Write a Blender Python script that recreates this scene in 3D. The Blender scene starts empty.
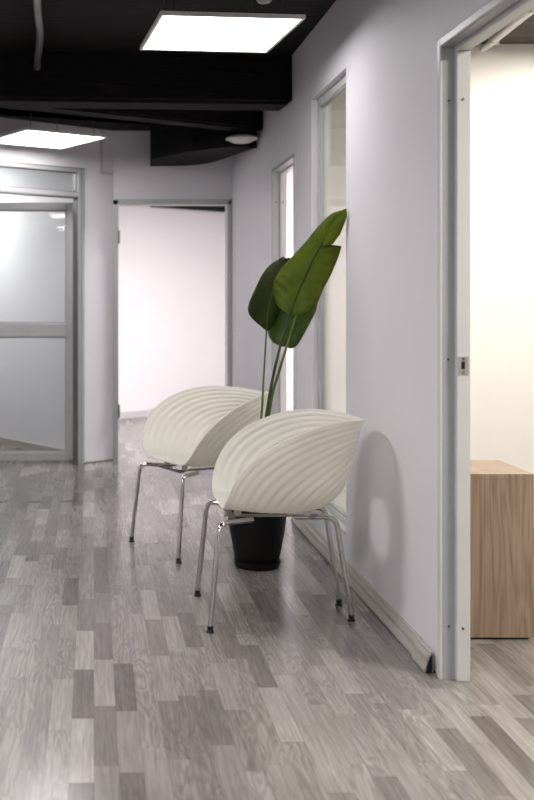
import bpy, bmesh, math, random
from mathutils import Vector, Matrix
random.seed(4)
S = bpy.context.scene
C = S.collection
PI = math.pi
F = 1050.0            # focal length in pixels of the 534x800 frame
CX, CY, CH = 94.0, 300.0, 1.2


def at(px, py, Y):
    """a point of the room seen at pixel (px,py) at depth Y"""
    return Vector(((px - CX) * Y / F, Y, CH + (CY - py) * Y / F))


# ------------------------------------------------------------------ helpers
def add_box(bm, x0, x1, y0, y1, z0, z1, bevel=0.0):
    vs = [bm.verts.new((x, y, z)) for x in (x0, x1) for y in (y0, y1) for z in (z0, z1)]
    fs = []
    for q in ((0, 1, 3, 2), (4, 6, 7, 5), (0, 4, 5, 1), (2, 3, 7, 6), (0, 2, 6, 4), (1, 5, 7, 3)):
        fs.append(bm.faces.new([vs[i] for i in q]))
    if bevel > 0:
        es = list({e for f in fs for e in f.edges})
        bmesh.ops.bevel(bm, geom=es, offset=bevel, segments=2, affect='EDGES', profile=0.5)


def add_obox(bm, cx, cy, rz, x0, x1, y0, y1, z0, z1, bevel=0.0):
    b2 = bmesh.new()
    add_box(b2, x0, x1, y0, y1, z0, z1, bevel)
    b2.transform(Matrix.Translation((cx, cy, 0)) @ Matrix.Rotation(rz, 4, 'Z'))
    me = bpy.data.meshes.new('tmp')
    b2.to_mesh(me); b2.free()
    bm.from_mesh(me)
    bpy.data.meshes.remove(me)


def add_prism(bm, poly, z0, z1):
    """vertical prism over an x,y polygon"""
    a = [bm.verts.new((p[0], p[1], z0)) for p in poly]
    b = [bm.verts.new((p[0], p[1], z1)) for p in poly]
    n = len(poly)
    bm.faces.new(a[::-1]); bm.faces.new(b)
    for i in range(n):
        bm.faces.new((a[i], a[(i + 1) % n], b[(i + 1) % n], b[i]))


def add_profile_y(bm, prof, y0, y1, x0b=None):
    """profile of (x,z) points run along y"""
    a = [bm.verts.new((p[0], y0, p[1])) for p in prof]
    b = [bm.verts.new((p[0], y1, p[1])) for p in prof]
    n = len(prof)
    bm.faces.new(a); bm.faces.new(b[::-1])
    for i in range(n):
        bm.faces.new((a[i], b[i], b[(i + 1) % n], a[(i + 1) % n]))


def smooth_path(pts, n=6):
    pts = [Vector(p) for p in pts]
    out = []
    for i in range(len(pts) - 1):
        p0 = pts[max(i - 1, 0)]; p1 = pts[i]; p2 = pts[i + 1]; p3 = pts[min(i + 2, len(pts) - 1)]
        for k in range(n):
            t = k / n
            out.append(0.5 * ((2 * p1) + (p2 - p0) * t + (2 * p0 - 5 * p1 + 4 * p2 - p3) * t * t
                              + (3 * p1 - p0 - 3 * p2 + p3) * t ** 3))
    out.append(pts[-1])
    return out


def fillet_path(pts, r=0.03, n=6):
    """straight runs with rounded bends"""
    pts = [Vector(p) for p in pts]
    out = [pts[0]]
    for i in range(1, len(pts) - 1):
        a, b, c = pts[i - 1], pts[i], pts[i + 1]
        d1 = (a - b).normalized(); d2 = (c - b).normalized()
        rr = min(r, (a - b).length * .45, (c - b).length * .45)
        p, q = b + d1 * rr, b + d2 * rr
        for k in range(n + 1):
            t = k / n
            out.append((1 - t) ** 2 * p + 2 * t * (1 - t) * b + t * t * q)
    out.append(pts[-1])
    return out


def add_tube(bm, path, r, seg=12, r1=None):
    path = [Vector(p) for p in path]
    n = len(path)
    rings = []
    up = Vector((0.13, 0.21, 1)).normalized()
    prev = None
    for i, p in enumerate(path):
        t = (path[min(i + 1, n - 1)] - path[max(i - 1, 0)]).normalized()
        if prev is None:
            u = t.cross(up)
            if u.length < .05: u = t.cross(Vector((1, 0, 0)))
        else:
            u = prev - t * prev.dot(t)
        u.normalize(); prev = u
        v = t.cross(u)
        rad = r if r1 is None else r + (r1 - r) * i / (n - 1)
        rings.append([bm.verts.new(p + u * (rad * math.cos(2 * PI * k / seg)) + v * (rad * math.sin(2 * PI * k / seg))) for k in range(seg)])
    for i in range(n - 1):
        for k in range(seg):
            bm.faces.new((rings[i][k], rings[i][(k + 1) % seg], rings[i + 1][(k + 1) % seg], rings[i + 1][k]))
    bm.faces.new(rings[0][::-1]); bm.faces.new(rings[-1])


def add_lathe(bm, prof, seg=40, loc=(0, 0, 0)):
    """profile of (radius, z)"""
    rings = []
    for r, z in prof:
        if r < 1e-6:
            rings.append([bm.verts.new((loc[0], loc[1], loc[2] + z))])
        else:
            rings.append([bm.verts.new((loc[0] + r * math.cos(2 * PI * k / seg), loc[1] + r * math.sin(2 * PI * k / seg), loc[2] + z)) for k in range(seg)])
    for a, b in zip(rings[:-1], rings[1:]):
        for k in range(seg):
            k2 = (k + 1) % seg
            if len(a) == 1 and len(b) == 1: continue
            if len(a) == 1: bm.faces.new((a[0], b[k2], b[k]))
            elif len(b) == 1: bm.faces.new((a[k], a[k2], b[0]))
            else: bm.faces.new((a[k], a[k2], b[k2], b[k]))


def obj(name, bm, m, parent=None, smooth=False, label=None):
    bmesh.ops.recalc_face_normals(bm, faces=bm.faces)
    me = bpy.data.meshes.new(name)
    bm.to_mesh(me); bm.free()
    if smooth:
        for p in me.polygons: p.use_smooth = True
        me.set_sharp_from_angle(angle=math.radians(40))
    me.materials.append(m)
    o = bpy.data.objects.new(name, me); C.objects.link(o)
    if parent: o.parent = parent
    if label: o['label'] = label
    return o


def thing(name, label, cat, loc=(0, 0, 0), rz=0, group=None):
    o = bpy.data.objects.new(name, None); C.objects.link(o)
    o.empty_display_size = .1
    o.location = loc; o.rotation_euler = (0, 0, rz)
    o['label'] = label; o['category'] = cat
    if group: o['group'] = group
    return o


def struct_e(name, label=None, cat=None):
    o = bpy.data.objects.new(name, None); C.objects.link(o)
    o.empty_display_size = .1
    o['kind'] = 'structure'
    if label: o['label'] = label
    if cat: o['category'] = cat
    return o


def struct(name, bm, m, label=None, cat=None, smooth=False):
    o = obj(name, bm, m, None, smooth)
    o['kind'] = 'structure'
    if label: o['label'] = label
    if cat: o['category'] = cat
    return o


# ------------------------------------------------------------------ materials
class NT:
    def __init__(s, name):
        s.m = bpy.data.materials.new(name); s.m.use_nodes = True
        s.t = s.m.node_tree; s.t.nodes.clear()
        s.out = s.t.nodes.new('ShaderNodeOutputMaterial')

    def n(s, typ, **kw):
        nd = s.t.nodes.new(typ)
        for k, v in kw.items(): setattr(nd, k, v)
        return nd

    def l(s, a, b): s.t.links.new(a, b)

    def val(s, sock, v):
        if hasattr(v, 'node'): s.l(v, sock)
        else: sock.default_value = v

    def math(s, op, a, b=0.0, c=0.0, clamp=False):
        nd = s.n('ShaderNodeMath', operation=op, use_clamp=clamp)
        s.val(nd.inputs[0], a); s.val(nd.inputs[1], b); s.val(nd.inputs[2], c)
        return nd.outputs[0]

    def comb(s, x, y, z=0.0):
        nd = s.n('ShaderNodeCombineXYZ')
        s.val(nd.inputs[0], x); s.val(nd.inputs[1], y); s.val(nd.inputs[2], z)
        return nd.outputs[0]

    def noise(s, vec, scale=1.0, detail=3.0, rough=.5, dist=0.0):
        nd = s.n('ShaderNodeTexNoise')
        s.l(vec, nd.inputs['Vector']); nd.inputs['Scale'].default_value = scale
        nd.inputs['Detail'].default_value = detail; nd.inputs['Roughness'].default_value = rough
        nd.inputs['Distortion'].default_value = dist
        return nd.outputs['Fac']

    def ramp(s, fac, stops):
        nd = s.n('ShaderNodeValToRGB')
        s.l(fac, nd.inputs[0])
        cr = nd.color_ramp
        while len(cr.elements) < len(stops): cr.elements.new(.5)
        for e, (p, c) in zip(cr.elements, stops):
            e.position = p; e.color = tuple(c) + (1,)
        return nd.outputs[0]

    def mixc(s, fac, a, b, blend='MIX'):
        nd = s.n('ShaderNodeMix', data_type='RGBA', blend_type=blend)
        s.val(nd.inputs[0], fac)
        for i, v in ((6, a), (7, b)):
            if hasattr(v, 'node'): s.l(v, nd.inputs[i])
            else: nd.inputs[i].default_value = tuple(v) + (1,)
        return nd.outputs[2]

    def principled(s, color, rough=.5, metal=0.0, spec=.5, bump=None, bstr=.1, bdist=.01):
        p = s.n('ShaderNodeBsdfPrincipled')
        if hasattr(color, 'node'): s.l(color, p.inputs['Base Color'])
        else: p.inputs['Base Color'].default_value = tuple(color) + (1,)
        s.val(p.inputs['Roughness'], rough)
        p.inputs['Metallic'].default_value = metal
        p.inputs['Specular IOR Level'].default_value = spec
        if bump is not None:
            b = s.n('ShaderNodeBump'); b.inputs['Strength'].default_value = bstr
            b.inputs['Distance'].default_value = bdist
            s.l(bump, b.inputs['Height']); s.l(b.outputs[0], p.inputs['Normal'])
        s.l(p.outputs[0], s.out.inputs[0])
        return p


def obj_xyz(t):
    tc = t.n('ShaderNodeTexCoord')
    sp = t.n('ShaderNodeSeparateXYZ'); t.l(tc.outputs['Object'], sp.inputs[0])
    return tc.outputs['Object'], sp.outputs[0], sp.outputs[1], sp.outputs[2]


def plain(name, color, rough=.5, metal=0.0, spec=.5, var=.04, scale=6.0, bstr=.05):
    t = NT(name)
    v, x, y, z = obj_xyz(t)
    nz = t.noise(v, scale, 4)
    hi = [min(1, c * (1 + var)) for c in color]; lo = [c * (1 - var) for c in color]
    col = t.ramp(nz, [(.3, lo), (.7, hi)])
    fine = t.noise(v, scale * 25, 2)
    t.principled(col, rough, metal, spec, fine, bstr, .002)
    return t.m


M = {}
M['wall'] = plain('wall_paint', (.70, .678, .706), .6, 0, .3, .015, 3, .08)
M['wall_cream'] = plain('cream_wall_paint', (.78, .755, .715), .6, 0, .3, .015, 3, .08)
M['wall_white'] = plain('white_wall_paint', (.80, .77, .78), .6, 0, .3, .012, 3, .06)
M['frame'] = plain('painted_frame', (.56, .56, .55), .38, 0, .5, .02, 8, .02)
M['frame_dark'] = plain('painted_frame_rebate', (.36, .36, .37), .42, 0, .5, .02, 8, .02)  # frame paint darkened for the shade in the rebates; beads use it too
M['alu'] = plain('brushed_aluminium', (.43, .43, .43), .38, .25, .5, .03, 12, .03)
M['chrome'] = plain('chrome', (.62, .60, .58), .08, 1, .5, .02, 20, .0)
M['steel'] = plain('dull_steel', (.30, .285, .265), .33, 1, .5, .05, 20, .02)
M['plate'] = plain('satin_steel_plate', (.50, .48, .45), .42, .6, .5, .05, 20, .02)
M['black'] = plain('black_plastic', (.008, .008, .008), .45, 0, .4, .1, 20, .03)
M['pot'] = plain('black_pot', (.006, .0057, .0055), .5, 0, .22, .12, 14, .05)
M['soil'] = plain('potting_soil', (.035, .022, .014), .95, 0, .1, .5, 60, .8)
M['white_plastic'] = plain('white_plastic', (.72, .70, .68), .4, 0, .5, .02, 10, .0)
M['clear_mount'] = plain('pale_plastic_mount', (.6, .58, .52), .35, 0, .5, .02, 10, .0)
M['wire'] = plain('suspension_wire', (.10, .10, .10), .5, .6, .5, .05, 10, .0)
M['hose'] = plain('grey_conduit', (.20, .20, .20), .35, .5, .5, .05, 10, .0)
M['cable_cover'] = plain('painted_cable_cover', (.55, .52, .54), .6, 0, .3, .02, 10, .0)
M['splinter'] = plain('bare_wood_end', (.36, .20, .09), .8, 0, .2, .3, 40, .2)


def make_floor():
    t = NT('laminate_floor')
    v, x, y, z = obj_xyz(t)
    u = t.math('DIVIDE', x, .0635)
    row = t.math('FLOOR', u)
    w1 = t.n('ShaderNodeTexWhiteNoise', noise_dimensions='1D'); t.l(row, w1.inputs['W'])
    vv = t.math('ADD', t.math('DIVIDE', y, .40), t.math('MULTIPLY', w1.outputs['Value'], 9.0))
    cell = t.math('FLOOR', vv)
    w2 = t.n('ShaderNodeTexWhiteNoise', noise_dimensions='2D')
    t.l(t.comb(row, cell), w2.inputs['Vector'])
    rnd = w2.outputs['Value']
    base = t.ramp(rnd, [(0.0, (.122, .110, .103)), (.25, (.166, .150, .141)), (.5, (.210, .192, .181)), (.8, (.243, .224, .211)), (1.0, (.285, .265, .250))])
    # long grain
    gv = t.comb(t.math('ADD', t.math('MULTIPLY', x, 95.0), t.math('MULTIPLY', rnd, 71.0)), t.math('MULTIPLY', y, 5.0), t.math('MULTIPLY', rnd, 33.0))
    g1 = t.noise(gv, 1.0, 4, .6, .6)
    # cathedral figure
    cv = t.comb(t.math('ADD', t.math('MULTIPLY', x, 16.0), t.math('MULTIPLY', rnd, 91.0)), t.math('MULTIPLY', y, 2.2), t.math('MULTIPLY', rnd, 57.0))
    c1 = t.noise(cv, 1.0, 2, .5, .3)
    rings = t.math('SINE', t.math('MULTIPLY', c1, 75.0))
    rings = t.math('MULTIPLY_ADD', rings, .5, .5)
    sel = t.n('ShaderNodeSeparateColor'); t.l(w2.outputs['Color'], sel.inputs[0])
    figure = t.math('MULTIPLY', rings, t.math('GREATER_THAN', sel.outputs[1], .45))
    col = t.mixc(t.math('MULTIPLY', figure, .42), base, (.105, .092, .086))
    gr = t.math('MULTIPLY', t.math('SUBTRACT', g1, .5), 1.0)
    shade = t.math('MULTIPLY_ADD', gr, 1.25, 1.0)
    sc = t.n('ShaderNodeCombineColor')
    for i in range(3): t.l(shade, sc.inputs[i])
    col = t.mixc(1.0, col, sc.outputs[0], 'MULTIPLY')
    # joints
    fu = t.math('FRACT', u); fv = t.math('FRACT', vv)
    du = t.math('ABSOLUTE', t.math('SUBTRACT', fu, .5)); dv = t.math('ABSOLUTE', t.math('SUBTRACT', fv, .5))
    ju = t.math('GREATER_THAN', du, .487); jv = t.math('GREATER_THAN', dv, .4975)
    joint = t.math('MAXIMUM', ju, jv)
    col = t.mixc(t.math('MULTIPLY', joint, .28), col, (.10, .085, .075))
    # three opened end joints across the boards near the glazed door
    gap = None
    for xa, xb, yc in ((-.70, -.51, 6.215), (-.42, -.30, 6.235), (-.203, -.093, 6.265)):
        a = t.math('MULTIPLY', t.math('GREATER_THAN', x, xa), t.math('LESS_THAN', x, xb))
        yl = t.math('SUBTRACT', y, yc)
        yl = t.math('SUBTRACT', yl, t.math('MULTIPLY', t.math('SUBTRACT', x, (xa + xb) / 2), .35))
        b = t.math('LESS_THAN', t.math('ABSOLUTE', yl), .025)
        q = t.math('MULTIPLY', a, b)
        gap = q if gap is None else t.math('MAXIMUM', gap, q)
    col = t.mixc(gap, col, (.012, .010, .009))
    rough = t.math('ADD', .165, t.math('MULTIPLY', g1, .06))
    p = t.principled(col, rough, 0, .42, t.math('SUBTRACT', 1.0, joint), .05, .001)
    return t.m


M['floor'] = make_floor()


def make_ceiling(name, c0, c1, axis=1):
    t = NT(name)
    v, x, y, z = obj_xyz(t)
    s = t.math('FRACT', t.math('DIVIDE', (x, y)[axis], .11))
    groove = t.math('LESS_THAN', s, .07)
    nv = t.comb(t.math('MULTIPLY', x, 2.0), t.math('MULTIPLY', y, 14.0), z)
    n1 = t.noise(nv, 2.0, 4, .6)
    col = t.ramp(n1, [(.3, c0), (.75, c1)])
    col = t.mixc(groove, col, (.003, .003, .003))
    t.principled(col, .75, 0, .25, t.math('SUBTRACT', n1, groove), .4, .01)
    return t.m


M['ceiling'] = make_ceiling('black_boarded_ceiling', (.003, .0027, .0027), (.010, .0085, .0085))


def make_beam():
    t = NT('black_painted_timber')
    v, x, y, z = obj_xyz(t)
    nv = t.comb(t.math('MULTIPLY', x, 3.0), t.math('MULTIPLY', y, 9.0), t.math('MULTIPLY', z, 22.0))
    n1 = t.noise(nv, 1.4, 5, .65, .5)
    col = t.ramp(n1, [(.3, (.003, .0027, .0027)), (.6, (.006, .005, .005)), (.85, (.026, .021, .020))])
    t.principled(col, .8, 0, .2, n1, .5, .02)
    return t.m


M['beam'] = make_beam()


def make_wood():
    t = NT('oak_veneer')
    v, x, y, z = obj_xyz(t)
    gv = t.comb(t.math('MULTIPLY', t.math('ADD', x, t.math('MULTIPLY', y, .7)), 130.0), t.math('MULTIPLY', y, 8.0), t.math('MULTIPLY', z, 2.0))
    g = t.noise(gv, 1.0, 4, .6, .4)
    cv = t.comb(t.math('MULTIPLY', t.math('ADD', x, t.math('MULTIPLY', y, .7)), 9.0), t.math('MULTIPLY', y, 2.0), t.math('MULTIPLY', z, .9))
    c = t.noise(cv, 1.0, 2, .5, .4)
    rings = t.math('MULTIPLY_ADD', t.math('SINE', t.math('MULTIPLY', c, 60.0)), .5, .5)
    f = t.math('ADD', t.math('MULTIPLY', g, .80), t.math('MULTIPLY', rings, .20))
    col = t.ramp(f, [(.25, (.175, .122, .082)), (.5, (.27, .196, .138)), (.8, (.35, .262, .192))])
    t.principled(col, .45, 0, .4, g, .05, .002)
    return t.m


M['wood'] = make_wood()


def make_base():
    t = NT('grey_laminate_moulding')
    v, x, y, z = obj_xyz(t)
    gv = t.comb(t.math('MULTIPLY', x, 60.0), t.math('MULTIPLY', y, 5.0), t.math('MULTIPLY', z, 60.0))
    g = t.noise(gv, 1.0, 3, .6)
    col = t.ramp(g, [(.25, (.33, .30, .27)), (.75, (.46, .43, .39))])
    t.principled(col, .4, 0, .4, g, .04, .002)
    return t.m


M['base'] = make_base()


def make_shell():
    t = NT('cream_moulded_plastic')
    v, x, y, z = obj_xyz(t)
    n1 = t.noise(v, 4.0, 3)
    col = t.ramp(n1, [(.3, (.84, .83, .78)), (.7, (.86, .85, .80))])
    p = t.principled(col, .30, 0, .5)
    tr = t.n('ShaderNodeBsdfTranslucent'); tr.inputs[0].default_value = (.95, .92, .81, 1)
    mx = t.n('ShaderNodeMixShader'); mx.inputs[0].default_value = .36
    t.l(p.outputs[0], mx.inputs[1]); t.l(tr.outputs[0], mx.inputs[2]); t.l(mx.outputs[0], t.out.inputs[0])
    return t.m


M['shell'] = make_shell()


def make_leaf(name, c0, c1, c2, edge, back):
    t = NT(name)
    uv = t.n('ShaderNodeUVMap'); uv.uv_map = 'UVMap'
    sp = t.n('ShaderNodeSeparateXYZ'); t.l(uv.outputs[0], sp.inputs[0])
    U, V = sp.outputs[0], sp.outputs[1]           # U along the midrib, V across: 0 at the rib, 1 at the edge
    vein = t.math('SINE', t.math('MULTIPLY', t.math('SUBTRACT', U, t.math('MULTIPLY', V, .10)), 330.0))
    vein = t.math('MULTIPLY_ADD', vein, .5, .5)
    bl = t.noise(t.comb(t.math('MULTIPLY', U, 7.0), t.math('MULTIPLY', V, 1.5)), 1.0, 3, .6)
    col = t.ramp(bl, [(.25, c0), (.5, c1), (.8, c2)])
    col = t.mixc(t.math('MULTIPLY', vein, .12), col, tuple(c * .55 for c in c0))
    en = t.noise(t.comb(t.math('MULTIPLY', U, 40.0), V), 1.0, 3, .6)
    lim = t.math('SUBTRACT', 1.0, t.math('MULTIPLY', en, .06))
    col = t.mixc(t.math('GREATER_THAN', V, lim), col, edge)
    ribm = t.math('LESS_THAN', V, .035)
    col = t.mixc(t.math('MULTIPLY', ribm, .5), col, (.16, .20, .05))
    tip = t.math('GREATER_THAN', t.math('ADD', U, t.math('MULTIPLY', en, .02)), .985)
    col = t.mixc(tip, col, (.03, .016, .008))
    p = t.principled(col, .45, 0, .28, vein, .12, .004)
    tr = t.n('ShaderNodeBsdfTranslucent'); tr.inputs[0].default_value = tuple(back) + (1,)
    mx = t.n('ShaderNodeMixShader'); mx.inputs[0].default_value = .22
    t.l(p.outputs[0], mx.inputs[1]); t.l(tr.outputs[0], mx.inputs[2]); t.l(mx.outputs[0], t.out.inputs[0])
    return t.m


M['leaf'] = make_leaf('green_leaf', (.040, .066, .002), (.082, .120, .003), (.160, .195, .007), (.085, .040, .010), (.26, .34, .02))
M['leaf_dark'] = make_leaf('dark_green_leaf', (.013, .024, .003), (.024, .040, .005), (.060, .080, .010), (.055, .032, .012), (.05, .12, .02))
M['leaf_back'] = make_leaf('shiny_green_leaf', (.016, .042, .006), (.036, .078, .008), (.11, .16, .015), (.06, .05, .012), (.26, .36, .03))
M['stem'] = plain('green_stem', (.085, .125, .025), .45, 0, .4, .2, 18, .05)
M['stem_dark'] = plain('dark_green_stem', (.035, .055, .014), .45, 0, .4, .2, 18, .05)


def make_glass(name, tint, refl=1.0):
    t = NT(name)
    tr = t.n('ShaderNodeBsdfTransparent'); tr.inputs[0].default_value = tuple(tint) + (1,)
    gl = t.n('ShaderNodeBsdfGlossy'); gl.inputs['Roughness'].default_value = .03
    fr = t.n('ShaderNodeFresnel'); fr.inputs['IOR'].default_value = 1.45
    mx = t.n('ShaderNodeMixShader')
    t.l(t.math('MULTIPLY', fr.outputs[0], refl), mx.inputs[0])
    t.l(tr.outputs[0], mx.inputs[1]); t.l(gl.outputs[0], mx.inputs[2]); t.l(mx.outputs[0], t.out.inputs[0])
    return t.m


M['glass'] = make_glass('clear_glass', (.95, .96, .955), .5)
M['glass_grey'] = make_glass('grey_tinted_glass', (.86, .87, .865), .6)


def make_emit(name, color, strength):
    t = NT(name)
    e = t.n('ShaderNodeEmission'); e.inputs[0].default_value = tuple(color) + (1,); e.inputs[1].default_value = strength
    t.l(e.outputs[0], t.out.inputs[0])
    return t.m


L_MAIN = 26.0
M['led'] = make_emit('led_diffuser', (1.0, .965, .97), L_MAIN)
M['led_soft'] = make_emit('led_diffuser_soft', (1.0, .97, .975), 6.5)
M['led_mid'] = make_emit('led_diffuser_mid', (1.0, .97, .975), 9.0)
M['led_warm'] = make_emit('led_diffuser_warm', (1.0, .945, .86), 18.0)
M['led_warm_far'] = make_emit('led_diffuser_warm_far', (1.0, .945, .85), 25.0)
M['led_back'] = make_emit('led_diffuser_back', (1.0, .955, .96), 110.0)
M['led_warm_near'] = make_emit('led_diffuser_warm_near', (1.0, .94, .85), 46.0)
M['led_white'] = make_emit('led_diffuser_white', (1.0, .95, .955), 80.0)
M['led_dim'] = make_emit('led_diffuser_dim', (.97, .99, .98), 38.0)

# ------------------------------------------------------------------ the setting
CZ = 2.56
XW, XI = 1.10, 1.175            # the two faces of the right-hand partition
A36 = math.radians(36.0)
DA = Vector((math.cos(A36), math.sin(A36)))        # along the slanted left wall
DN = Vector((-math.sin(A36), math.cos(A36)))       # away from the corridor
P0 = Vector((-.073, 7.69))                         # right-hand edge of the glazed door


def wl(s, d):
    p = P0 + DA * s + DN * d
    return (p.x, p.y)


bm = bmesh.new(); add_box(bm, -4.5, 4.6, -2.6, 13.0, -.1, 0)
struct('floor', bm, M['floor'], 'grey wood laminate floor laid in narrow strips', 'floor')
bm = bmesh.new(); add_box(bm, -4.5, 4.6, -2.6, 13.0, CZ, CZ + .1)
struct('ceiling', bm, M['ceiling'], 'black painted boarded ceiling', 'ceiling')

# right-hand wall with two doorways and a tall window
bm = bmesh.new()
D1A, D1B, D1T = 2.40, 3.33, 2.02
W2A, W2B, W2L, W2T = 4.583, 5.31, .172, 2.215
D3A, D3B, D3T = 5.746, 6.47, 2.004
add_box(bm, XW, XI, -2.5, D1A, 0, CZ)
add_box(bm, XW, XI, D1A, D1B, D1T, CZ)
add_box(bm, XW, XI, D1B, W2A, 0, CZ)
add_box(bm, XW, XI, W2A, W2B, 0, W2L)
add_box(bm, XW, XI, W2A, W2B, W2T, CZ)
add_box(bm, XW, XI, W2B, D3A, 0, CZ)
add_box(bm, XW, XI, D3A, D3B, D3T, CZ)
add_prism(bm, [(XW, D3B), (XI, D3B), (XI, 7.85), (1.03, 7.85)], 0, CZ)
struct('wall_right', bm, M['wall'], 'long pale lilac white wall on the right', 'wall')

# back wall around the back doorway
BX0, BX1, BT = .146, 1.03, 1.948
bm = bmesh.new()
add_box(bm, BX0, BX1, 7.85, 7.95, BT, CZ)
add_box(bm, BX1, 4.3, 7.85, 7.95, 0, CZ)
struct('wall_back', bm, M['wall'], 'pale wall over the back doorway', 'wall')

# slanted left wall with the glazed door
OW, OT = .98, 2.164
bm = bmesh.new()
add_prism(bm, [wl(0, 0), (BX0, 7.85), (BX0, 7.95), wl(.12, .13), wl(0, .10)], 0, CZ)
add_prism(bm, [wl(-OW, 0), wl(0, 0), wl(0, .10), wl(-OW, .10)], OT, CZ)
add_prism(bm, [wl(-5.2, 0), wl(-OW, 0), wl(-OW, .10), wl(-5.2, .10)], 0, CZ)
struct('wall_left', bm, M['wall'], 'slanted pale wall around the glazed door', 'wall')

bm = bmesh.new(); add_prism(bm, [wl(.002, -.006), (BX0 - .006, 7.841), (BX0 - .006, 7.846), wl(.002, -.001)], 0, .012)  # dark strip in place of the shadow line where pier meets floor
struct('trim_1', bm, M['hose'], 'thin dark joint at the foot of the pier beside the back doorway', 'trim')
# closing walls
bm = bmesh.new(); add_box(bm, -4.4, 4.4, -2.6, -2.5, 0, CZ); struct('wall_front', bm, M['wall'], 'pale wall behind the camera', 'wall')
bm = bmesh.new(); add_box(bm, -4.4, -4.3, -2.5, 12.9, 0, CZ); struct('wall_left_outer', bm, M['wall'], 'pale outer wall far on the left', 'wall')
bm = bmesh.new(); add_box(bm, 4.3, 4.4, -2.5, 7.85, 0, CZ); struct('wall_right_outer', bm, M['wall_cream'], 'cream outer wall of the right hand rooms', 'wall')
bm = bmesh.new(); add_box(bm, XI, 4.3, 5.53, 5.62, 0, CZ); struct('wall_right_room', bm, M['wall_cream'], 'cream wall behind the wooden cabinet', 'wall')
# wall between the glazed room and the back room, square to the slanted wall
bm = bmesh.new(); add_prism(bm, [wl(.06, .10), wl(.13, .10), wl(.13, 4.4), wl(.06, 4.4)], 0, CZ)
struct('wall_left_room', bm, M['wall'], 'pale side wall seen through the glazed door', 'wall')
bm = bmesh.new(); add_prism(bm, [wl(-4.6, 3.4), wl(.06, 3.4), wl(.06, 3.5), wl(-4.6, 3.5)], 0, CZ)
struct('wall_left_room_end', bm, M['wall'], 'end wall of the glazed room', 'wall')
# slanted end wall of the back room, a shallow pier on its left
Q0 = Vector((.262, 10.59))


def wq(s, d):
    p = Q0 + DA * s + DN * d
    return (p.x, p.y)


bm = bmesh.new()
add_prism(bm, [wq(-2.2, 0), wq(.389, 0), wq(.389, .07), wq(4.2, .07), wq(4.2, .17), wq(-2.2, .17)], 0, CZ)
struct('wall_back_room', bm, M['wall_white'], 'bright white slanted wall seen through the back doorway', 'wall')
bm = bmesh.new(); add_prism(bm, [wq(-2.2, -.012), wq(.389, -.012), wq(.389, 0), wq(-2.2, 0)], 0, .07)
add_prism(bm, [wq(.389, .058), wq(4.2, .058), wq(4.2, .07), wq(.389, .07)], 0, .07)
struct('baseboard_back_room', bm, M['cable_cover'], 'grey skirting along the bright back room wall', 'baseboard')
bm = bmesh.new(); add_box(bm, 4.3, 4.4, 7.95, 12.9, 0, CZ); struct('wall_back_room_side', bm, M['wall_white'], 'white side wall of the back room', 'wall')
bm = bmesh.new(); add_prism(bm, [wq(.389, -.10), wq(4.0, -.10), wq(4.0, .07), wq(.389, .07)], 2.165, CZ)
struct('beam_back_room', bm, M['beam'], 'dark beam on top of the bright back room wall', 'beam')
bm = bmesh.new(); add_prism(bm, [wl(.045, .10), wl(.06, .10), wl(.06, 3.4), wl(.045, 3.4)], 0, .06)
struct('baseboard_left_room', bm, M['base'], 'grey skirting seen through the glazed door', 'baseboard')

# skirting along the right-hand wall
prof = [(XW, .004), (XW - .030, .004), (XW - .030, .012), (XW - .025, .022), (XW - .021, .034), (XW - .021, .050), (XW - .016, .058), (XW - .010, .060), (XW - .010, .066), (XW, .068)]
bm = bmesh.new(); add_profile_y(bm, prof, 3.52, D3A - .04)
bb = struct('baseboard_right', bm, M['base'], 'grey moulded skirting along the right hand wall', 'baseboard')
bm = bmesh.new()
add_profile_y(bm, [(x - .009, z) for x, z in prof], 3.375, 3.510)
obj('end_piece', bm, M['base'], bb, label='loose short end piece of the skirting')
bm = bmesh.new()
add_profile_y(bm, [(XW - .014, .002), (XW - .034, .002), (XW - .029, .03), (XW - .020, .054), (XW - .014, .06)], 3.369, 3.3745)
obj('end_cut', bm, M['black'], bb, label='dark hollow cut end of the skirting')
bm = bmesh.new(); add_box(bm, XW - .026, XW, 3.38, D3A - .04, 0, .004)  # black strip standing in for the shade under the raised skirting
obj('shadow_gap', bm, M['black'], bb, label='dark gap under the skirting')
bm = bmesh.new()
add_profile_y(bm, [(XI, 0), (XI + .028, 0), (XI + .024, .03), (XI + .016, .06), (XI, .066)], 3.41, 5.53)
bb2 = struct('baseboard_right_room', bm, M['base'], 'skirting on the room side of the right hand wall', 'baseboard')
bm = bmesh.new()
add_profile_y(bm, [(XI + .001, .002), (XI + .022, 0), (XI + .017, .028), (XI + .010, .04), (XI + .012, .056), (XI + .002, .062)], 3.365, 3.409)
obj('split_end', bm, M['splinter'], bb2, label='bare split wooden end of the skirting')

# beams
b4 = math.radians(4.0)
bm = bmesh.new()
d = Vector((math.cos(b4), math.sin(b4))); n = Vector((-math.sin(b4), math.cos(b4)))
R = Vector((1.10, 5.83))
pts = [R + d * -4.6, R, R + n * .235, R + d * -4.6 + n * .235]
add_prism(bm, [(p.x, p.y) for p in pts], 2.288, CZ)
bmesh.ops.bevel(bm, geom=[e for e in bm.edges if all(v.co.z < 2.3 for v in e.verts)], offset=.02, segments=3, affect='EDGES')
struct('ceiling_beam', bm, M['beam'], 'deep black timber beam across the corridor behind the nearer light panel', 'beam')
b32 = math.radians(30.5)
bm = bmesh.new()
d = Vector((math.cos(b32), math.sin(b32))); n = Vector((-math.sin(b32), math.cos(b32)))
R = Vector((1.10, 6.75))
pts = [R + d * -2.6, R, R + n * .15, R + d * -2.6 + n * .15]
add_prism(bm, [(p.x, p.y) for p in pts], 2.291, CZ)
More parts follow.
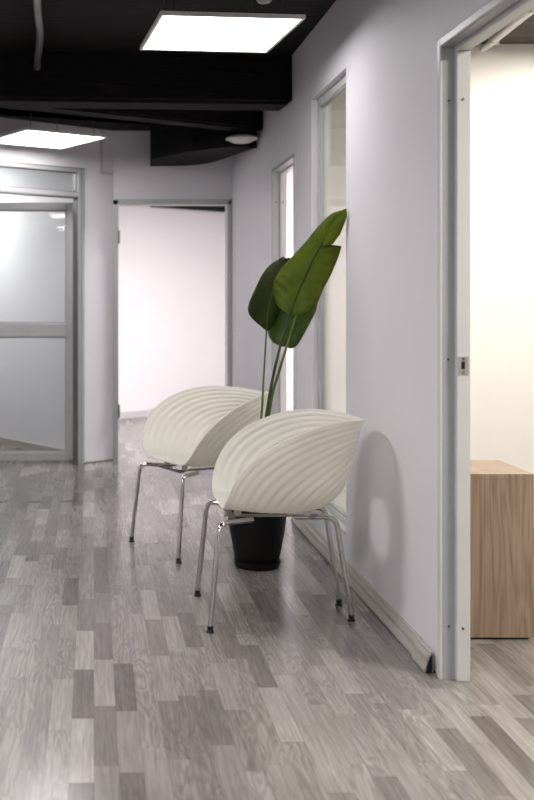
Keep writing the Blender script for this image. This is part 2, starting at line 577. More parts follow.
bmesh.ops.bevel(bm, geom=[e for e in bm.edges if all(v.co.z < 2.3 for v in e.verts)], offset=.012, segments=2, affect='EDGES')
struct('ceiling_beam', bm, M['beam'], 'second black beam slanting to the right hand wall over the round lamp', 'beam')
bm = bmesh.new()
add_prism(bm, [(.42, 7.85), (.64, 7.84), (.76, 7.78), (.847, 7.66), (.94, 7.38), (1.006, 7.09), (1.07, 6.90), (.88, 6.86), (.66, 7.05), (.405, 7.48)], 2.20, CZ)
struct('ceiling_soffit', bm, M['beam'], 'black boxed-in corner under the ceiling above the back doorway', 'soffit')

bm = bmesh.new(); add_prism(bm, [(-4.3, 5.7), (XW, 6.0), (XW, 6.6), (1.03, 7.85), (BX0, 7.85), wl(0, 0), wl(-5.2, 0)], 2.465, CZ)
struct('ceiling_corridor_end', bm, M['ceiling'], 'lower black ceiling at the end of the corridor', 'ceiling')

# joists of the right-hand room (grey boards at the top right of the photo)
M['slats'] = make_ceiling('grey_boarded_ceiling', (.05, .043, .037), (.11, .097, .083))
bm = bmesh.new()
add_box(bm, XI, 4.3, 1.0, 5.53, CZ - .012, CZ)
struct('ceiling_right_room', bm, M['slats'], 'dark grey boarded ceiling of the right hand room', 'ceiling')

# ------------------------------------------------------------------ doorways and window
# near doorway on the right
d1 = struct_e('door_1', 'pale grey metal door frame of the near doorway on the right', 'door frame')
J = 3.31
bm = bmesh.new()
add_box(bm, XW + .0, XW + .040, J + .010, D1B, 0, 2.0); add_box(bm, XW + .0, XW + .040, D1A, D1A + .022, 0, 2.0)
add_box(bm, XW + .0, XW + .040, D1A, D1B, 2.0, D1T)
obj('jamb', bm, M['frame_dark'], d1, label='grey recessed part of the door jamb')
bm = bmesh.new()
add_box(bm, XW + .040, XI + .008, J - .012, D1B, 0, 1.985, .003); add_box(bm, XW + .040, XI + .008, D1A, D1A + .045, 0, 1.985, .003)
add_box(bm, XW + .040, XI + .008, D1A, D1B, 1.985, D1T, .003)
obj('door_stop', bm, M['frame'], d1)
bm = bmesh.new()
for dx in (0,):
    w = .026
    x1 = XW - dx
    add_box(bm, x1 - .008, x1, J + .006, J + .006 + w, 0, 2.0 + w, .003)
    add_box(bm, x1 - .008, x1, D1A - w, D1A + .0, 0, 2.0 + w, .003)
    add_box(bm, x1 - .008, x1, D1A, J + .006, 2.0, 2.0 + w, .003)
obj('casing', bm, M['frame'], d1, label='narrow pale casing around the doorway')
for zz in (1.83, .168):
    for xx in (XW + .022, XW + .058):
        yy = J + .010 if xx < XW + .04 else J - .012
        bm = bmesh.new()
        add_lathe(bm, [(0, .0), (.0042, .0), (.0042, .003), (0, .003)], 12)
        bm.transform(Matrix.Translation((xx, yy, zz)) @ Matrix.Rotation(PI / 2, 4, 'X'))
        obj('screw', bm, M['wire'], d1)
for xx, zz in ((XW + .020, 1.012),):
    bm = bmesh.new()
    add_lathe(bm, [(0, .0), (.0042, .0), (.0042, .003), (0, .003)], 12)
    bm.transform(Matrix.Translation((xx, J + .010, zz)) @ Matrix.Rotation(PI / 2, 4, 'X'))
    obj('screw', bm, M['wire'], d1)
sx, sz = XW + .0595, .995
bm = bmesh.new()
add_box(bm, sx - .0165, sx + .0165, J - .0155, J - .0122, sz - .029, sz + .029, .001)
add_box(bm, sx - .015, sx - .009, J - .022, J - .015, sz - .010, sz + .012, .001)
sp = obj('strike_plate', bm, M['plate'], d1, label='steel strike plate with a latch hole')
bm = bmesh.new(); add_box(bm, sx - .008, sx + .004, J - .0165, J - .0156, sz - .012, sz + .012)
obj('latch_hole', bm, M['black'], sp)
for dz in (-.021, .021):
    bm = bmesh.new(); add_lathe(bm, [(0, 0), (.005, 0), (.004, .002), (0, .002)], 14)
    bm.transform(Matrix.Translation((sx - .001, J - .0155, sz + dz)) @ Matrix.Rotation(PI / 2, 4, 'X'))
    obj('screw', bm, M['chrome'], sp)

# tall interior window
w2 = struct_e('window_1', 'tall narrow interior window in the right hand wall', 'window')
g = .042
xa, xb = XW + .030, XW + .060
bm = bmesh.new()
add_box(bm, xa, xb, W2A, W2A + g, W2L, W2T, .004); add_box(bm, xa, xb, W2B - g, W2B, W2L, W2T, .004)
add_box(bm, xa, xb, W2A + g, W2B - g, W2L, W2L + g, .004); add_box(bm, xa, xb, W2A + g, W2B - g, W2T - g, W2T, .004)
obj('window_frame', bm, M['frame'], w2)
bm = bmesh.new()
e = .010
for (ya, yb, za, zb) in ((W2B - g - e, W2B - g, W2L + g, W2T - g), (W2A + g, W2A + g + e, W2L + g, W2T - g), (W2A + g, W2B - g, W2L + g, W2L + g + e), (W2A + g, W2B - g, W2T - g - e, W2T - g)):
    add_box(bm, xa + .006, xb - .006, ya, yb, za, zb)
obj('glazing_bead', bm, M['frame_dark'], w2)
bm = bmesh.new(); add_box(bm, xa + .013, xa + .019, W2A + g, W2B - g, W2L + g, W2T - g)
obj('window_pane', bm, M['glass'], w2)
bm = bmesh.new(); add_box(bm, XW - .004, XW + .030, W2A, W2B, W2L, W2L + .016, .003)
obj('window_sill', bm, M['frame'], w2)

# far doorway on the right
d3 = struct_e('door_3', 'pale door frame of the farther doorway in the right hand wall', 'door frame')
bm = bmesh.new()
for (ya, yb) in ((D3A, D3A + .02), (D3B - .02, D3B)):
    add_box(bm, XW - .006, XW + .042, ya, yb, 0, D3T, .002)
add_box(bm, XW - .006, XW + .042, D3A, D3B, D3T - .02, D3T, .002)
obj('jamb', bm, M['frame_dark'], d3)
bm = bmesh.new()
for (ya, yb) in ((D3A, D3A + .032), (D3B - .032, D3B)):
    add_box(bm, XW + .042, XI + .006, ya, yb, 0, D3T, .002)
add_box(bm, XW + .042, XI + .006, D3A, D3B, D3T - .032, D3T, .002)
obj('door_stop', bm, M['frame'], d3)
bm = bmesh.new()
w = .04
add_box(bm, XW - .004, XW, D3B, D3B + w, 0, D3T + w, .001); add_box(bm, XW - .004, XW, D3A - w, D3A, 0, D3T + w, .001); add_box(bm, XW - .004, XW, D3A, D3B, D3T, D3T + w, .001)
obj('casing', bm, M['wall'], d3)
for xx, yy in ((XW + .02, D3B - .02), (XW + .058, D3B - .032)):
    bm = bmesh.new(); add_lathe(bm, [(0, 0), (.005, 0), (.005, .003), (0, .003)], 12)
    bm.transform(Matrix.Translation((xx, yy, 1.80)) @ Matrix.Rotation(PI / 2, 4, 'X'))
    obj('screw', bm, M['wire'], d3)

# back doorway
d4 = struct_e('door_4', 'thin grey metal frame of the back doorway', 'door frame')
bm = bmesh.new(); w = .036
add_box(bm, BX0 - .004, BX0 + w, 7.83, 7.965, 0, BT, .003); add_box(bm, BX1 - w, BX1 - .001, 7.83, 7.965, 0, BT, .003)
add_box(bm, BX0 - .004, BX1 - .001, 7.83, 7.965, BT - w, BT + .004, .003)
obj('door_frame', bm, M['alu'], d4)
for zz in (1.62, .32):
    bm = bmesh.new(); add_lathe(bm, [(0, 0), (.009, 0), (.009, .10), (0, .10)], 12, (BX0 + w + .004, 7.828, zz))
    obj('hinge', bm, M['steel'], d4, True)

# glazed partition: fixed frame with transom, and a door leaf pushed open into the room
d2 = struct_e('door_2', 'aluminium glazed door with a fixed pane above it, in the slanted wall', 'glazed door')
TR0, TR1 = 1.942, 1.985
bm = bmesh.new()


def pbox(s0, s1, d0, d1_, z0, z1, bev=.004):
    add_obox(bm, P0.x, P0.y, A36, s0, s1, d0, d1_, z0, z1, bev)


pbox(-.058, -.002, -.012, .065, 0, OT - .002)
pbox(-OW + .002, -OW + .058, -.012, .065, 0, OT - .002)
pbox(-OW + .058, -.058, -.012, .065, OT - .036, OT - .002)
pbox(-OW + .058, -.058, -.012, .065, TR0, TR1)
obj('door_frame', bm, M['alu'], d2)
bm = bmesh.new(); pbox(-OW + .058, -.058, .020, .026, TR1, OT - .036, 0)
obj('transom_pane', bm, M['glass_grey'], d2)
bm = bmesh.new()
pbox(-.064, -.0585, -.004, .05, 0, TR0 - .001, 0); pbox(-.034, -.030, -.0135, -.012, 0, OT - .002, 0); pbox(-.064, -.0585, .010, .018, TR1 + .001, OT - .037, 0)
pbox(-OW + .066, -.066, .010, .018, TR1 + .001, TR1 + .008, 0); pbox(-OW + .066, -.066, .010, .018, OT - .043, OT - .037, 0)
pbox(-OW + .002, -.002, -.0135, -.0122, OT - .010, OT - .002, 0); pbox(-OW + .058, -.064, -.0135, -.0122, TR0, TR0 + .010, 0)
obj('gasket', bm, M['hose'], d2)
LX1, LX0, LY = -.140, -1.02, 7.80
LT, LB = 1.925, .008
sw = .066
bm = bmesh.new()
add_box(bm, LX1 - sw, LX1, LY, LY + .045, LB, LT, .005)
add_box(bm, LX0, LX0 + sw, LY, LY + .045, LB, LT, .005)
for za, zb in ((LB, LB + .062), (.925, 1.028), (LT - .058, LT)):
    add_box(bm, LX0 + sw, LX1 - sw, LY, LY + .045, za, zb, .005)
lf = obj('door_leaf', bm, M['alu'], d2)
for za, zb in ((LB + .062, .925), (1.028, LT - .058)):
    bm = bmesh.new(); add_box(bm, LX0 + sw, LX1 - sw, LY + .019, LY + .025, za, zb)
    obj('glass_pane', bm, M['glass_grey'], lf)
    bm = bmesh.new(); q = .009
    add_box(bm, LX0 + sw, LX1 - sw, LY + .010, LY + .018, za, za + q); add_box(bm, LX0 + sw, LX1 - sw, LY + .010, LY + .018, zb - q, zb)
    add_box(bm, LX1 - sw - q, LX1 - sw, LY + .010, LY + .018, za + q, zb - q)
    add_box(bm, LX0 + sw, LX0 + sw + q, LY + .010, LY + .018, za + q, zb - q)
    obj('glazing_bead', bm, M['frame_dark'], lf)
for zz in (.10, 1.0, 1.78):
    bm = bmesh.new(); add_lathe(bm, [(0, 0), (.010, 0), (.010, .09), (0, .09)], 14, (LX1 + .012, LY - .006, zz))
    obj('hinge', bm, M['steel'], d2, True)

# ------------------------------------------------------------------ lights
def light_panel(x, y, z, rz, size, label, mat, group=None, nsus=4):
    t = thing('ceiling_light', label, 'light', (x, y, z), rz, group)
    h = size / 2; f = .014
    bm = bmesh.new()
    for a in ((-h, h, -h, -h + f), (-h, h, h - f, h), (-h, -h + f, -h + f, h - f), (h - f, h, -h + f, h - f)):
        add_box(bm, *a, -.002, .016, .002)
    add_box(bm, -h + f, h - f, -h + f, h - f, .010, .016)
    obj('panel_frame', bm, M['white_plastic'], t)
    bm = bmesh.new(); add_box(bm, -h + f, h - f, -h + f, h - f, .001, .006)
    obj('diffuser', bm, mat, t)
    top = CZ - z
    for sx_, sy_ in ((-1, -1), (1, -1), (1, 1), (-1, 1))[:nsus]:
        bm = bmesh.new()
        add_tube(bm, [(sx_ * (h - .06), sy_ * (h - .06), .016), (sx_ * (h - .10), sy_ * (h - .10), top)], .002, 6)
        obj('suspension_wire', bm, M['wire'], t)
    bm = bmesh.new(); add_box(bm, -.02, .16, .08, .12, .016, .041, .004)
    obj('driver_box', bm, M['black'], t)
    return t


light_panel(.537, 4.556, 2.35, math.radians(5.5), .60, 'square white light panel hung nearest, above the near chair', M['led_soft'])
light_panel(-.325, 6.95, 2.26, math.radians(32), .60, 'square white light panel hung in front of the glazed door', M['led_mid'])
light_panel(-1.35, 3.75, 2.35, math.radians(5.5), .60, 'square white light panel out of view on the left', M['led'])
light_panel(-.3, 1.3, 2.35, math.radians(5.5), .60, 'square white light panel out of view overhead near the camera', M['led'])
light_panel(-1.9, 1.0, 2.35, math.radians(5.5), .60, 'square white light panel out of view at the left behind the camera', M['led'])  # unseen panel added to even out the light on the corridor walls
light_panel(-.3, -1.2, 2.35, math.radians(5.5), .60, 'square white light panel out of view farthest behind the camera', M['led'])  # another unseen panel, added for more even corridor light
light_panel(2.46, 4.75, 2.52, 0, .60, 'square warm light panel at the far end of the right hand room', M['led_warm_far'])
light_panel(2.02, 3.75, 2.52, 0, .60, 'square warm light panel in the middle of the right hand room', M['led_warm'])  # unseen panel put in to brighten the wall behind the window
light_panel(2.3, 2.3, 2.40, 0, .60, 'square warm light panel at the near end of the right hand room', M['led_warm_near'])  # unseen panel placed here to light the cabinet front
light_panel(2.6, 6.7, 2.40, 0, .60, 'square white light panel inside the farther right room', M['led_white'])
light_panel(1.95, 8.50, 2.40, A36, .60, 'square white light panel inside the back room', M['led_back'])
light_panel(-1.55, 8.6, 2.40, A36, .60, 'square dim light panel inside the glazed room', M['led_dim'])

# round lamp under the slanting beam
t = thing('round_ceiling_lamp', 'round white lamp fixed below the slanting black beam', 'lamp', (.955, 6.80, 2.222))
bm = bmesh.new(); add_lathe(bm, [(0, .043), (.06, .043), (.06, .038), (.085, .036), (.10, .027), (.102, .018), (.09, .014), (0, .014)])
obj('lamp_base', bm, M['white_plastic'], t, True)
bm = bmesh.new(); add_lathe(bm, [(0, .014), (.08, .014), (.076, .006), (.055, -.003), (.03, -.007), (0, -.008)])
obj('lamp_cover', bm, M['white_plastic'], t, True)
# small detector on the ceiling, cut by the upper edge of the photo
t = thing('smoke_detector', 'small round white detector on the ceiling beyond the nearer light panel', 'detector', (.755, 4.66, 2.56))
bm = bmesh.new(); add_lathe(bm, [(0, 0), (.045, 0), (.045, -.012), (.042, -.02), (0, -.02)])
obj('detector_base', bm, M['white_plastic'], t, True)
bm = bmesh.new(); add_lathe(bm, [(0, -.02), (.034, -.02), (.033, -.032), (.026, -.040), (0, -.042)])
obj('detector_head', bm, M['white_plastic'], t, True)

# flexible conduit running along the ceiling down the beam
bm = bmesh.new()
path = smooth_path([(-.235, 3.9, 2.49), (-.243, 4.4, 2.50), (-.252, 4.75, 2.485), (-.262, 5.1, 2.50), (-.285, 5.45, 2.505), (-.30, 5.60, 2.50), (-.305, 5.66, 2.49), (-.31, 5.74, 2.47)], 14)
nn = len(path)
rings_bm = bm
add_tube(rings_bm, path, .019, 12)
t = obj('flexible_conduit', bm, M['hose'], None, True)
t['label'] = 'grey ribbed flexible conduit running along the black ceiling to the beam'; t['category'] = 'conduit'

# thin cable cover beside the back doorway
t = thing('cable_cover', 'thin painted cable cover stepping down the wall above the back doorway', 'cable cover', (0, 0, 0))
pa = at(101.5, 173, 7.66); pb = at(112, 173, 7.80)
bm = bmesh.new()
ss, s2 = .154, .256
add_obox(bm, P0.x, P0.y, A36, ss - .006, ss + .006, -.012, .001, 2.135, CZ, .002)
obj('vertical_run', bm, M['cable_cover'], t)
bm = bmesh.new()
add_obox(bm, P0.x, P0.y, A36, ss + .006, s2, -.010, .001, 2.135, 2.147, .002)
obj('horizontal_run', bm, M['cable_cover'], t)

# white pipe under the ceiling of the right-hand room
t = thing('ceiling_pipe', 'white pipe under the boarded ceiling seen through the near doorway', 'pipe')
pz = 2.522
pA = Vector((2.05, 5.53, pz)); pB = Vector((1.94, 4.0, pz)); pC = Vector((1.90, 2.2, pz))
bm = bmesh.new(); add_tube(bm, [pA, pB, pC], .018, 14); obj('pipe', bm, M['white_plastic'], t, True)
for k, f in enumerate((.12, .5, .9)):
    p = pA.lerp(pB, f)
    bm = bmesh.new(); add_box(bm, p.x - .024, p.x + .024, p.y - .01, p.y + .01, pz - .022, CZ - .012, .002)
    obj('bracket', bm, M['white_plastic'], t)

# ------------------------------------------------------------------ cabinet in the right-hand room
cx0, cx1, cy0, cy1, ct = 1.215, 1.553, 3.706, 4.02, .586
t = thing('cabinet', 'low oak veneer cabinet standing beyond the near doorway', 'cabinet', ((cx0 + cx1) / 2, (cy0 + cy1) / 2, 0))


def cab(name, a, m, lab=None):
    bm = bmesh.new(); add_box(bm, a[0], a[1], a[2], a[3], a[4], a[5], .0012)
    bm.transform(Matrix.Translation((-(cx0 + cx1) / 2, -(cy0 + cy1) / 2, 0)))
    return obj(name, bm, m, t, label=lab)


th = .018
cab('top_panel', (cx0, cx1, cy0, cy1, ct - th, ct), M['wood'])
cab('side_panel', (cx0, cx1, cy0, cy0 + th, .008, ct - th - .0005), M['wood'])
cab('side_panel', (cx0, cx1, cy1 - th, cy1, .008, ct - th - .0005), M['wood'])
cab('back_panel', (cx0, cx0 + .01, cy0 + th, cy1 - th, .008, ct - th - .0005), M['wood'])
cab('bottom_panel', (cx0 + .01, cx1 - .02, cy0 + th, cy1 - th, .008, .026), M['wood'])
cab('door', (cx1 - .02, cx1, cy0 + th + .002, cy1 - th - .002, .012, ct - th - .003), M['wood'])
cab('plinth', (cx0 + .012, cx1 - .012, cy0 + .012, cy1 - .012, 0, .0078), M['black'], 'black recessed plinth')  # its black carries the shadow gap at the cabinet foot

# ------------------------------------------------------------------ shell chairs
HC = Vector((-.212, 0, .486))
NRM = Vector((.77, 0, .64)).normalized()
UPD = Vector((-.64, 0, .77)).normalized()
SID = Vector((0, 1, 0))


def catmull_closed(pts, n):
    m = len(pts); out = []
    for i in range(m):
        p0, p1, p2, p3 = pts[(i - 1) % m], pts[i], pts[(i + 1) % m], pts[(i + 2) % m]
        for k in range(n):
            t_ = k / n
            out.append(0.5 * ((2 * p1) + (p2 - p0) * t_ + (2 * p0 - 5 * p1 + 4 * p2 - p3) * t_ * t_ + (3 * p1 - p0 - 3 * p2 + p3) * t_ ** 3))
    return out


RIM = [((.222, 0, .430), (1, 0, -.22)), ((.222, .11, .430), (1, .1, -.2)), ((.220, .180, .437), (.85, .35, .15)), ((.213, .232, .475), (.62, .55, .55)),
       ((.190, .272, .545), (.50, .45, .72)), ((.135, .300, .622), (.38, .38, .84)), ((.045, .312, .688), (.22, .30, .92)), ((-.070, .300, .735), (.0, .20, .96)),
       ((-.180, .250, .756), (-.22, .10, .95)), ((-.270, .160, .755), (-.42, .05, .88)), ((-.322, .070, .746), (-.52, .0, .84))]
RIM_FULL = RIM + [((-.334, 0, .742), (-.55, 0, .83))] + [((p[0], -p[1], p[2]), (q[0], -q[1], q[2])) for p, q in RIM[:0:-1]]


def shell_mesh():
    N = 8
    rp = catmull_closed([Vector(p) for p, q in RIM_FULL], N)
    rt = catmull_closed([Vector(q) for p, q in RIM_FULL], N)
    nt = len(rp); ns = 110
    RH = (.135, .080)
    grid = []; fade = []
    for j in range(nt):
        r = rp[j]
        dlt = r - HC
        a, b = dlt.dot(UPD), dlt.dot(SID)
        l_ = math.hypot(a, b); a, b = a / l_, b / l_
        rd = UPD * a + SID * b
        fd = max(0.0, min(1.0, (a + .98) / .5)); fade.append(fd * fd * (3 - 2 * fd))
        ring = HC + UPD * (a * RH[1]) + SID * (b * RH[0])
        L = (r - ring).length
        T0 = rd * (L * (.62 + .20 * a)); T1 = rt[j].normalized() * (L * .85)
        colm = []
        for i in range(ns + 1):
            s = i / ns
            h00 = 2 * s ** 3 - 3 * s * s + 1; h10 = s ** 3 - 2 * s * s + s; h01 = -2 * s ** 3 + 3 * s * s; h11 = s ** 3 - s * s
            colm.append(ring * h00 + T0 * h10 + r * h01 + T1 * h11)
        grid.append(colm)
    # concentric ripples along the surface normal
    out = []
    for j in range(nt):
        colm = []
        for i in range(ns + 1):
            s = i / ns
            ts = grid[j][min(i + 1, ns)] - grid[j][max(i - 1, 0)]
            tt = grid[(j + 1) % nt][i] - grid[j - 1][i]
            nrm = ts.cross(tt).normalized()
            amp = .0020 * fade[j] * min(1, s * 8) * min(1, (1 - s) * 14)
            colm.append(grid[j][i] + nrm * (amp * math.cos(2 * PI * 13.0 * s)))
        out.append(colm)
    bm = bmesh.new()
    vs = [[bm.verts.new(p) for p in c] for c in out]
    for j in range(nt):
        k = (j + 1) % nt
        for i in range(ns):
            bm.faces.new((vs[j][i], vs[k][i], vs[k][i + 1], vs[j][i + 1]))
    zmin = min(v.co.z for v in bm.verts if abs(v.co.x) < .15)
    print('SHELL zmin', zmin, 'max z', max(v.co.z for v in bm.verts))
    return bm


def make_chair(name, label, loc, rz):
    t = thing(name, label, 'chair', loc, rz, 'cream shell chairs along the right hand wall')
    sh = obj('seat_shell', shell_mesh(), M['shell'], t, True)
    so = sh.modifiers.new('thickness', 'SOLIDIFY'); so.thickness = .006; so.offset = 0
    zf = .386
    bm = bmesh.new()
    for s in (-1, 1):
        add_box(bm, -.145, .205, s * .085 - .011, s * .085 + .011, zf + .002, zf + .010, .002)
    add_box(bm, .165, .190, -.10, .10, zf - .004, zf + .004, .002)
    add_box(bm, -.135, -.110, -.10, .10, zf - .004, zf + .004, .002)
    obj('seat_frame', bm, M['steel'], t)
    for s in (-1, 1):
        for x in (.155, -.105):
            bm = bmesh.new(); add_lathe(bm, [(0, 0), (.016, 0), (.014, .008), (.014, .028), (0, .028)], 16, (x, s * .085, zf + .008))
            obj('seat_mount', bm, M['clear_mount'], t, True, label='pale plastic mount between frame and shell')
    for (fx, fy, bx, by, ix, iy) in ((.274, .234, .238, .212, .105, .115), (.274, -.234, .238, -.212, .105, -.115), (-.268, .100, -.212, .092, -.060, .070), (-.268, -.100, -.212, -.092, -.060, -.070)):
        bm = bmesh.new()
        zt = zf - .004
        add_tube(bm, fillet_path([(ix, iy, zt), (bx - math.copysign(.0, bx), by, zt + .006), (fx, fy, .022)], .040, 8), .0098, 14)
        lg = obj('leg', bm, M['chrome'], t, True, label='chrome tube leg')
        bm = bmesh.new(); add_lathe(bm, [(0, 0), (.014, 0), (.0145, .006), (.010, .010), (.0112, .016), (.0112, .024), (0, .024)], 18, (fx, fy, 0))
        obj('rubber_foot', bm, M['black'], lg, True)
    return t


make_chair('shell_chair', 'nearer cream ribbed shell chair on chrome legs, its back to the wall', (.694, 4.025, 0), PI)
make_chair('shell_chair', 'farther cream ribbed shell chair behind the potted plant, turned towards us', (.535, 5.118, 0), PI + math.radians(25))

# ------------------------------------------------------------------ potted plant
PX, PY = .735, 4.735
plant = thing('potted_plant', 'tall plant with broad green leaves in a black pot between the two chairs', 'plant', (PX, PY, 0))
bm = bmesh.new()
prof = [(0, .014), (.088, .014), (.094, .020), (.108, .08), (.122, .16), (.131, .22), (.134, .255), (.141, .262), (.143, .280), (.140, .286), (.132, .285), (.128, .262), (.125, .245), (0, .245)]
add_lathe(bm, prof, 48); obj('pot', bm, M['pot'], plant, True)
bm = bmesh.new()
add_lathe(bm, [(0, 0), (.092, 0), (.098, .003), (.105, .024), (.107, .032), (.103, .033), (.097, .012), (0, .012)], 48)
obj('saucer', bm, M['pot'], plant, True)
bm = bmesh.new()
add_lathe(bm, [(0, .258), (.04, .262), (.08, .256), (.1205, .254), (.1205, .246), (0, .246)], 32); obj('soil', bm, M['soil'], plant, True)


def lerp_path(pts, f):
    """pts: (f, x, y, Y); straight interpolation at f"""
    for a, b in zip(pts[:-1], pts[1:]):
        if f <= b[0] + 1e-9:
            k = 0 if b[0] == a[0] else (f - a[0]) / (b[0] - a[0])
            return tuple(a[i] + (b[i] - a[i]) * k for i in (1, 2, 3))
    return pts[-1][1:]


def smooth_f(pts, f):
    """smooth interpolation at f"""
    n_ = len(pts)
    for i in range(n_ - 1):
        a, b = pts[i], pts[i + 1]
        if f <= b[0] + 1e-9:
            k = 0 if b[0] == a[0] else (f - a[0]) / (b[0] - a[0])
            p0 = pts[max(i - 1, 0)]; p3 = pts[min(i + 2, n_ - 1)]
            return tuple(0.5 * (2 * a[q] + (b[q] - p0[q]) * k + (2 * p0[q] - 5 * a[q] + 4 * b[q] - p3[q]) * k * k + (3 * a[q] - p0[q] - 3 * b[q] + p3[q]) * k ** 3) for q in (1, 2, 3))
    return pts[-1][1:]


def leaf(name, mid, eL, eR, m, camber=.010, nl=90, nw=12, sharpR=False, label=None):
    bm = bmesh.new(); uvl = bm.loops.layers.uv.new('UVMap')
    base = Vector((PX, PY, 0))
    for side, ed, sharp in ((-1, eL, False), (1, eR, sharpR)):
        rows = []
        for i in range(nl + 1):
            f = i / nl
            pm = at(*smooth_f(mid, f)) - base
            pe = at(*(lerp_path(ed, f) if sharp else smooth_f(ed, f))) - base
            row = []
            for j in range(nw + 1):
                v = j / nw
                p = pm.lerp(pe, v)
                w = (pe - pm).length
                p = p + Vector((-.25, -1, .2)).normalized() * (camber * math.sin(PI * v) * min(1, w / .06) + .0011 * math.sin(f * 80 - v * 9) * v * min(1, w / .05))
                row.append((bm.verts.new(p), f, v))
            rows.append(row)
        for i in range(nl):
            for j in range(nw):
                q = [rows[i][j], rows[i + 1][j], rows[i + 1][j + 1], rows[i][j + 1]]
                try:
                    fc = bm.faces.new([a[0] for a in q])
                except ValueError:
                    continue
                for lp, a in zip(fc.loops, q): lp[uvl].uv = (a[1], a[2])
    bmesh.ops.remove_doubles(bm, verts=bm.verts, dist=.00005)
    o = obj(name, bm, m, plant, True, label)
    so = o.modifiers.new('thickness', 'SOLIDIFY'); so.thickness = .0012; so.offset = 0
    return o


def stem(pts, r0, r1, m, parent=None):
    bm = bmesh.new(); base = Vector((PX, PY, 0))
    add_tube(bm, [p - base for p in smooth_path(pts, 10)], r0, 10, r1)
    return obj('leaf_stem', bm, m, plant, True)


# the largest leaf, leaning towards the wall, torn on its right side
mid = [(0, 289.5, 316, 4.77), (.25, 300, 288, 4.74), (.5, 312.5, 260.5, 4.69), (.72, 325, 238, 4.63), (.9, 338, 217, 4.56), (1, 346.3, 208.3, 4.52)]
eL = [(0, 287.5, 312, 4.77), (.05, 279, 308, 4.80), (.13, 274, 297, 4.82), (.22, 272.6, 286, 4.83), (.32, 276.5, 275, 4.82), (.45, 289, 260, 4.79), (.6, 304, 243.5, 4.74), (.75, 318, 226.5, 4.67), (.88, 331, 214, 4.60), (.95, 341.5, 210.3, 4.55), (1, 346.3, 208.3, 4.52)]
eR = [(0, 291, 316, 4.77), (.06, 299, 315.5, 4.74), (.14, 309.5, 312, 4.71), (.24, 317.5, 303, 4.69), (.36, 323.5, 289, 4.67), (.5, 331, 275, 4.64), (.60, 338.5, 257, 4.61), (.655, 341.8, 246, 4.59),
      (.662, 335, 246.3, 4.60), (.668, 323, 247.2, 4.64), (.680, 325, 247, 4.62), (.70, 333, 244, 4.59), (.78, 340.5, 234, 4.56), (.88, 345, 222, 4.53), (.95, 347, 215.5, 4.52), (1, 346.3, 208.3, 4.52)]
leaf('leaf', mid, eL, eR, M['leaf'], .008, 150, 12, True, 'largest bright green leaf leaning on the wall, torn along one side')
# dark leaf on the left
mid = [(0, 266.5, 331, 4.86), (.3, 268, 311, 4.86), (.6, 274, 288, 4.87), (.85, 282, 267, 4.89), (1, 288, 258.5, 4.90)]
eL = [(0, 265.5, 330, 4.86), (.05, 261, 326.5, 4.84), (.15, 253, 319.5, 4.82), (.24, 248.2, 312, 4.81), (.34, 249, 303, 4.81), (.5, 255, 289, 4.82), (.7, 263, 273, 4.84), (.85, 271, 264, 4.87), (.95, 280, 259.5, 4.89), (1, 288, 258.5, 4.90)]
eR = [(0, 267.5, 331, 4.86), (.06, 271, 328, 4.90), (.2, 279, 317, 4.93), (.45, 287, 296, 4.94), (.7, 290, 277, 4.94), (.9, 291, 262, 4.92), (1, 288, 258.5, 4.90)]
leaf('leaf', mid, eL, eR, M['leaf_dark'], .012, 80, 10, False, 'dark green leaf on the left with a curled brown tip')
bm = bmesh.new(); base = Vector((PX, PY, 0))
add_tube(bm, [p - base for p in smooth_path([at(279, 260.5, 4.88), at(283, 257.5, 4.88), at(286, 259, 4.87), at(289.5, 258, 4.88), at(288, 261.5, 4.88)], 6)], .0045, 8, .002)
obj('curled_tip', bm, M['soil'], plant, True, 'dried brown curled leaf tip')
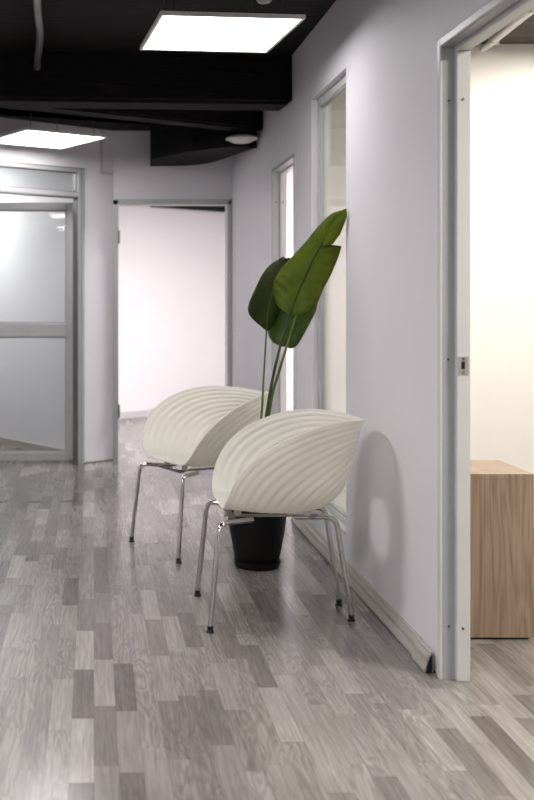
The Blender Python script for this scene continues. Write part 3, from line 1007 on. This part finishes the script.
# shiny leaf hanging behind the large one
mid = [(0, 301, 287, 4.92), (.3, 297, 306, 4.91), (.6, 292, 326, 4.88), (.85, 288, 341, 4.86), (1, 286.5, 347, 4.85)]
eL = [(0, 299, 287, 4.92), (.1, 285, 291, 4.95), (.3, 274, 305, 4.96), (.5, 269, 319, 4.95), (.68, 267.8, 331, 4.93), (.82, 271, 340, 4.90), (.93, 279, 345.5, 4.87), (1, 286.5, 347, 4.85)]
eR = [(0, 303, 287, 4.92), (.12, 316, 296, 4.88), (.3, 316.5, 309, 4.86), (.5, 309.5, 324, 4.84), (.7, 302, 338, 4.83), (.82, 297, 345.5, 4.83), (.92, 291, 348.5, 4.84), (1, 286.5, 347, 4.85)]
leaf('leaf', mid, eL, eR, M['leaf_back'], .014, 80, 10, False, 'shiny green leaf hanging behind the largest one')
bx = Vector((PX, PY, .25))
stem([bx + Vector((-.02, .03, 0)), bx + Vector((-.005, .03, .16)), at(261.5, 414, 4.82), at(263.5, 380, 4.84), at(266.5, 331, 4.86), at(267, 328, 4.875)], .0075, .0028, M['stem'])
stem([bx + Vector((0, -.02, 0)), bx + Vector((.005, -.02, .16)), at(267, 412, 4.79), at(274, 372, 4.785), at(282, 340, 4.775), at(289.5, 316, 4.768), at(300, 288, 4.737), at(312.5, 260.5, 4.687), at(325, 238, 4.628)], .0095, .0022, M['stem_dark'])
stem([bx + Vector((.025, -.005, 0)), bx + Vector((.025, -.005, .16)), at(271, 402, 4.80), at(279, 372, 4.805), at(288, 342, 4.81), at(295, 318, 4.83), at(301, 290, 4.90), at(302, 286.5, 4.92)], .0075, .0045, M['stem'])

# ------------------------------------------------------------------ world, camera, view
wd = bpy.data.worlds.new('World'); S.world = wd; wd.use_nodes = True
wd.node_tree.nodes['Background'].inputs[0].default_value = (.9, .92, 1, 1)
wd.node_tree.nodes['Background'].inputs[1].default_value = .02
cam = bpy.data.cameras.new('camera'); co = bpy.data.objects.new('camera', cam); C.objects.link(co)
co.location = (0, 0, CH); co.rotation_euler = (PI / 2, 0, 0)
cam.sensor_fit = 'AUTO'; cam.sensor_width = 36; cam.lens = 36 * F / 800
cam.shift_x = (267 - CX) / 800; cam.shift_y = -(400 - CY) / 800
cam.clip_start = .05; cam.clip_end = 60
cam.dof.use_dof = True; cam.dof.focus_distance = 4.2; cam.dof.aperture_fstop = 2.8
S.camera = co
S.view_settings.view_transform = 'Standard'; S.view_settings.look = 'None'
S.view_settings.exposure = 0.68; S.view_settings.gamma = 1.0; S.view_settings.use_curve_mapping = False
S.cycles.use_denoising = True
S.cycles.max_bounces = 10; S.cycles.diffuse_bounces = 5; S.cycles.transparent_max_bounces = 12
S.cycles.sample_clamp_indirect = 6.0
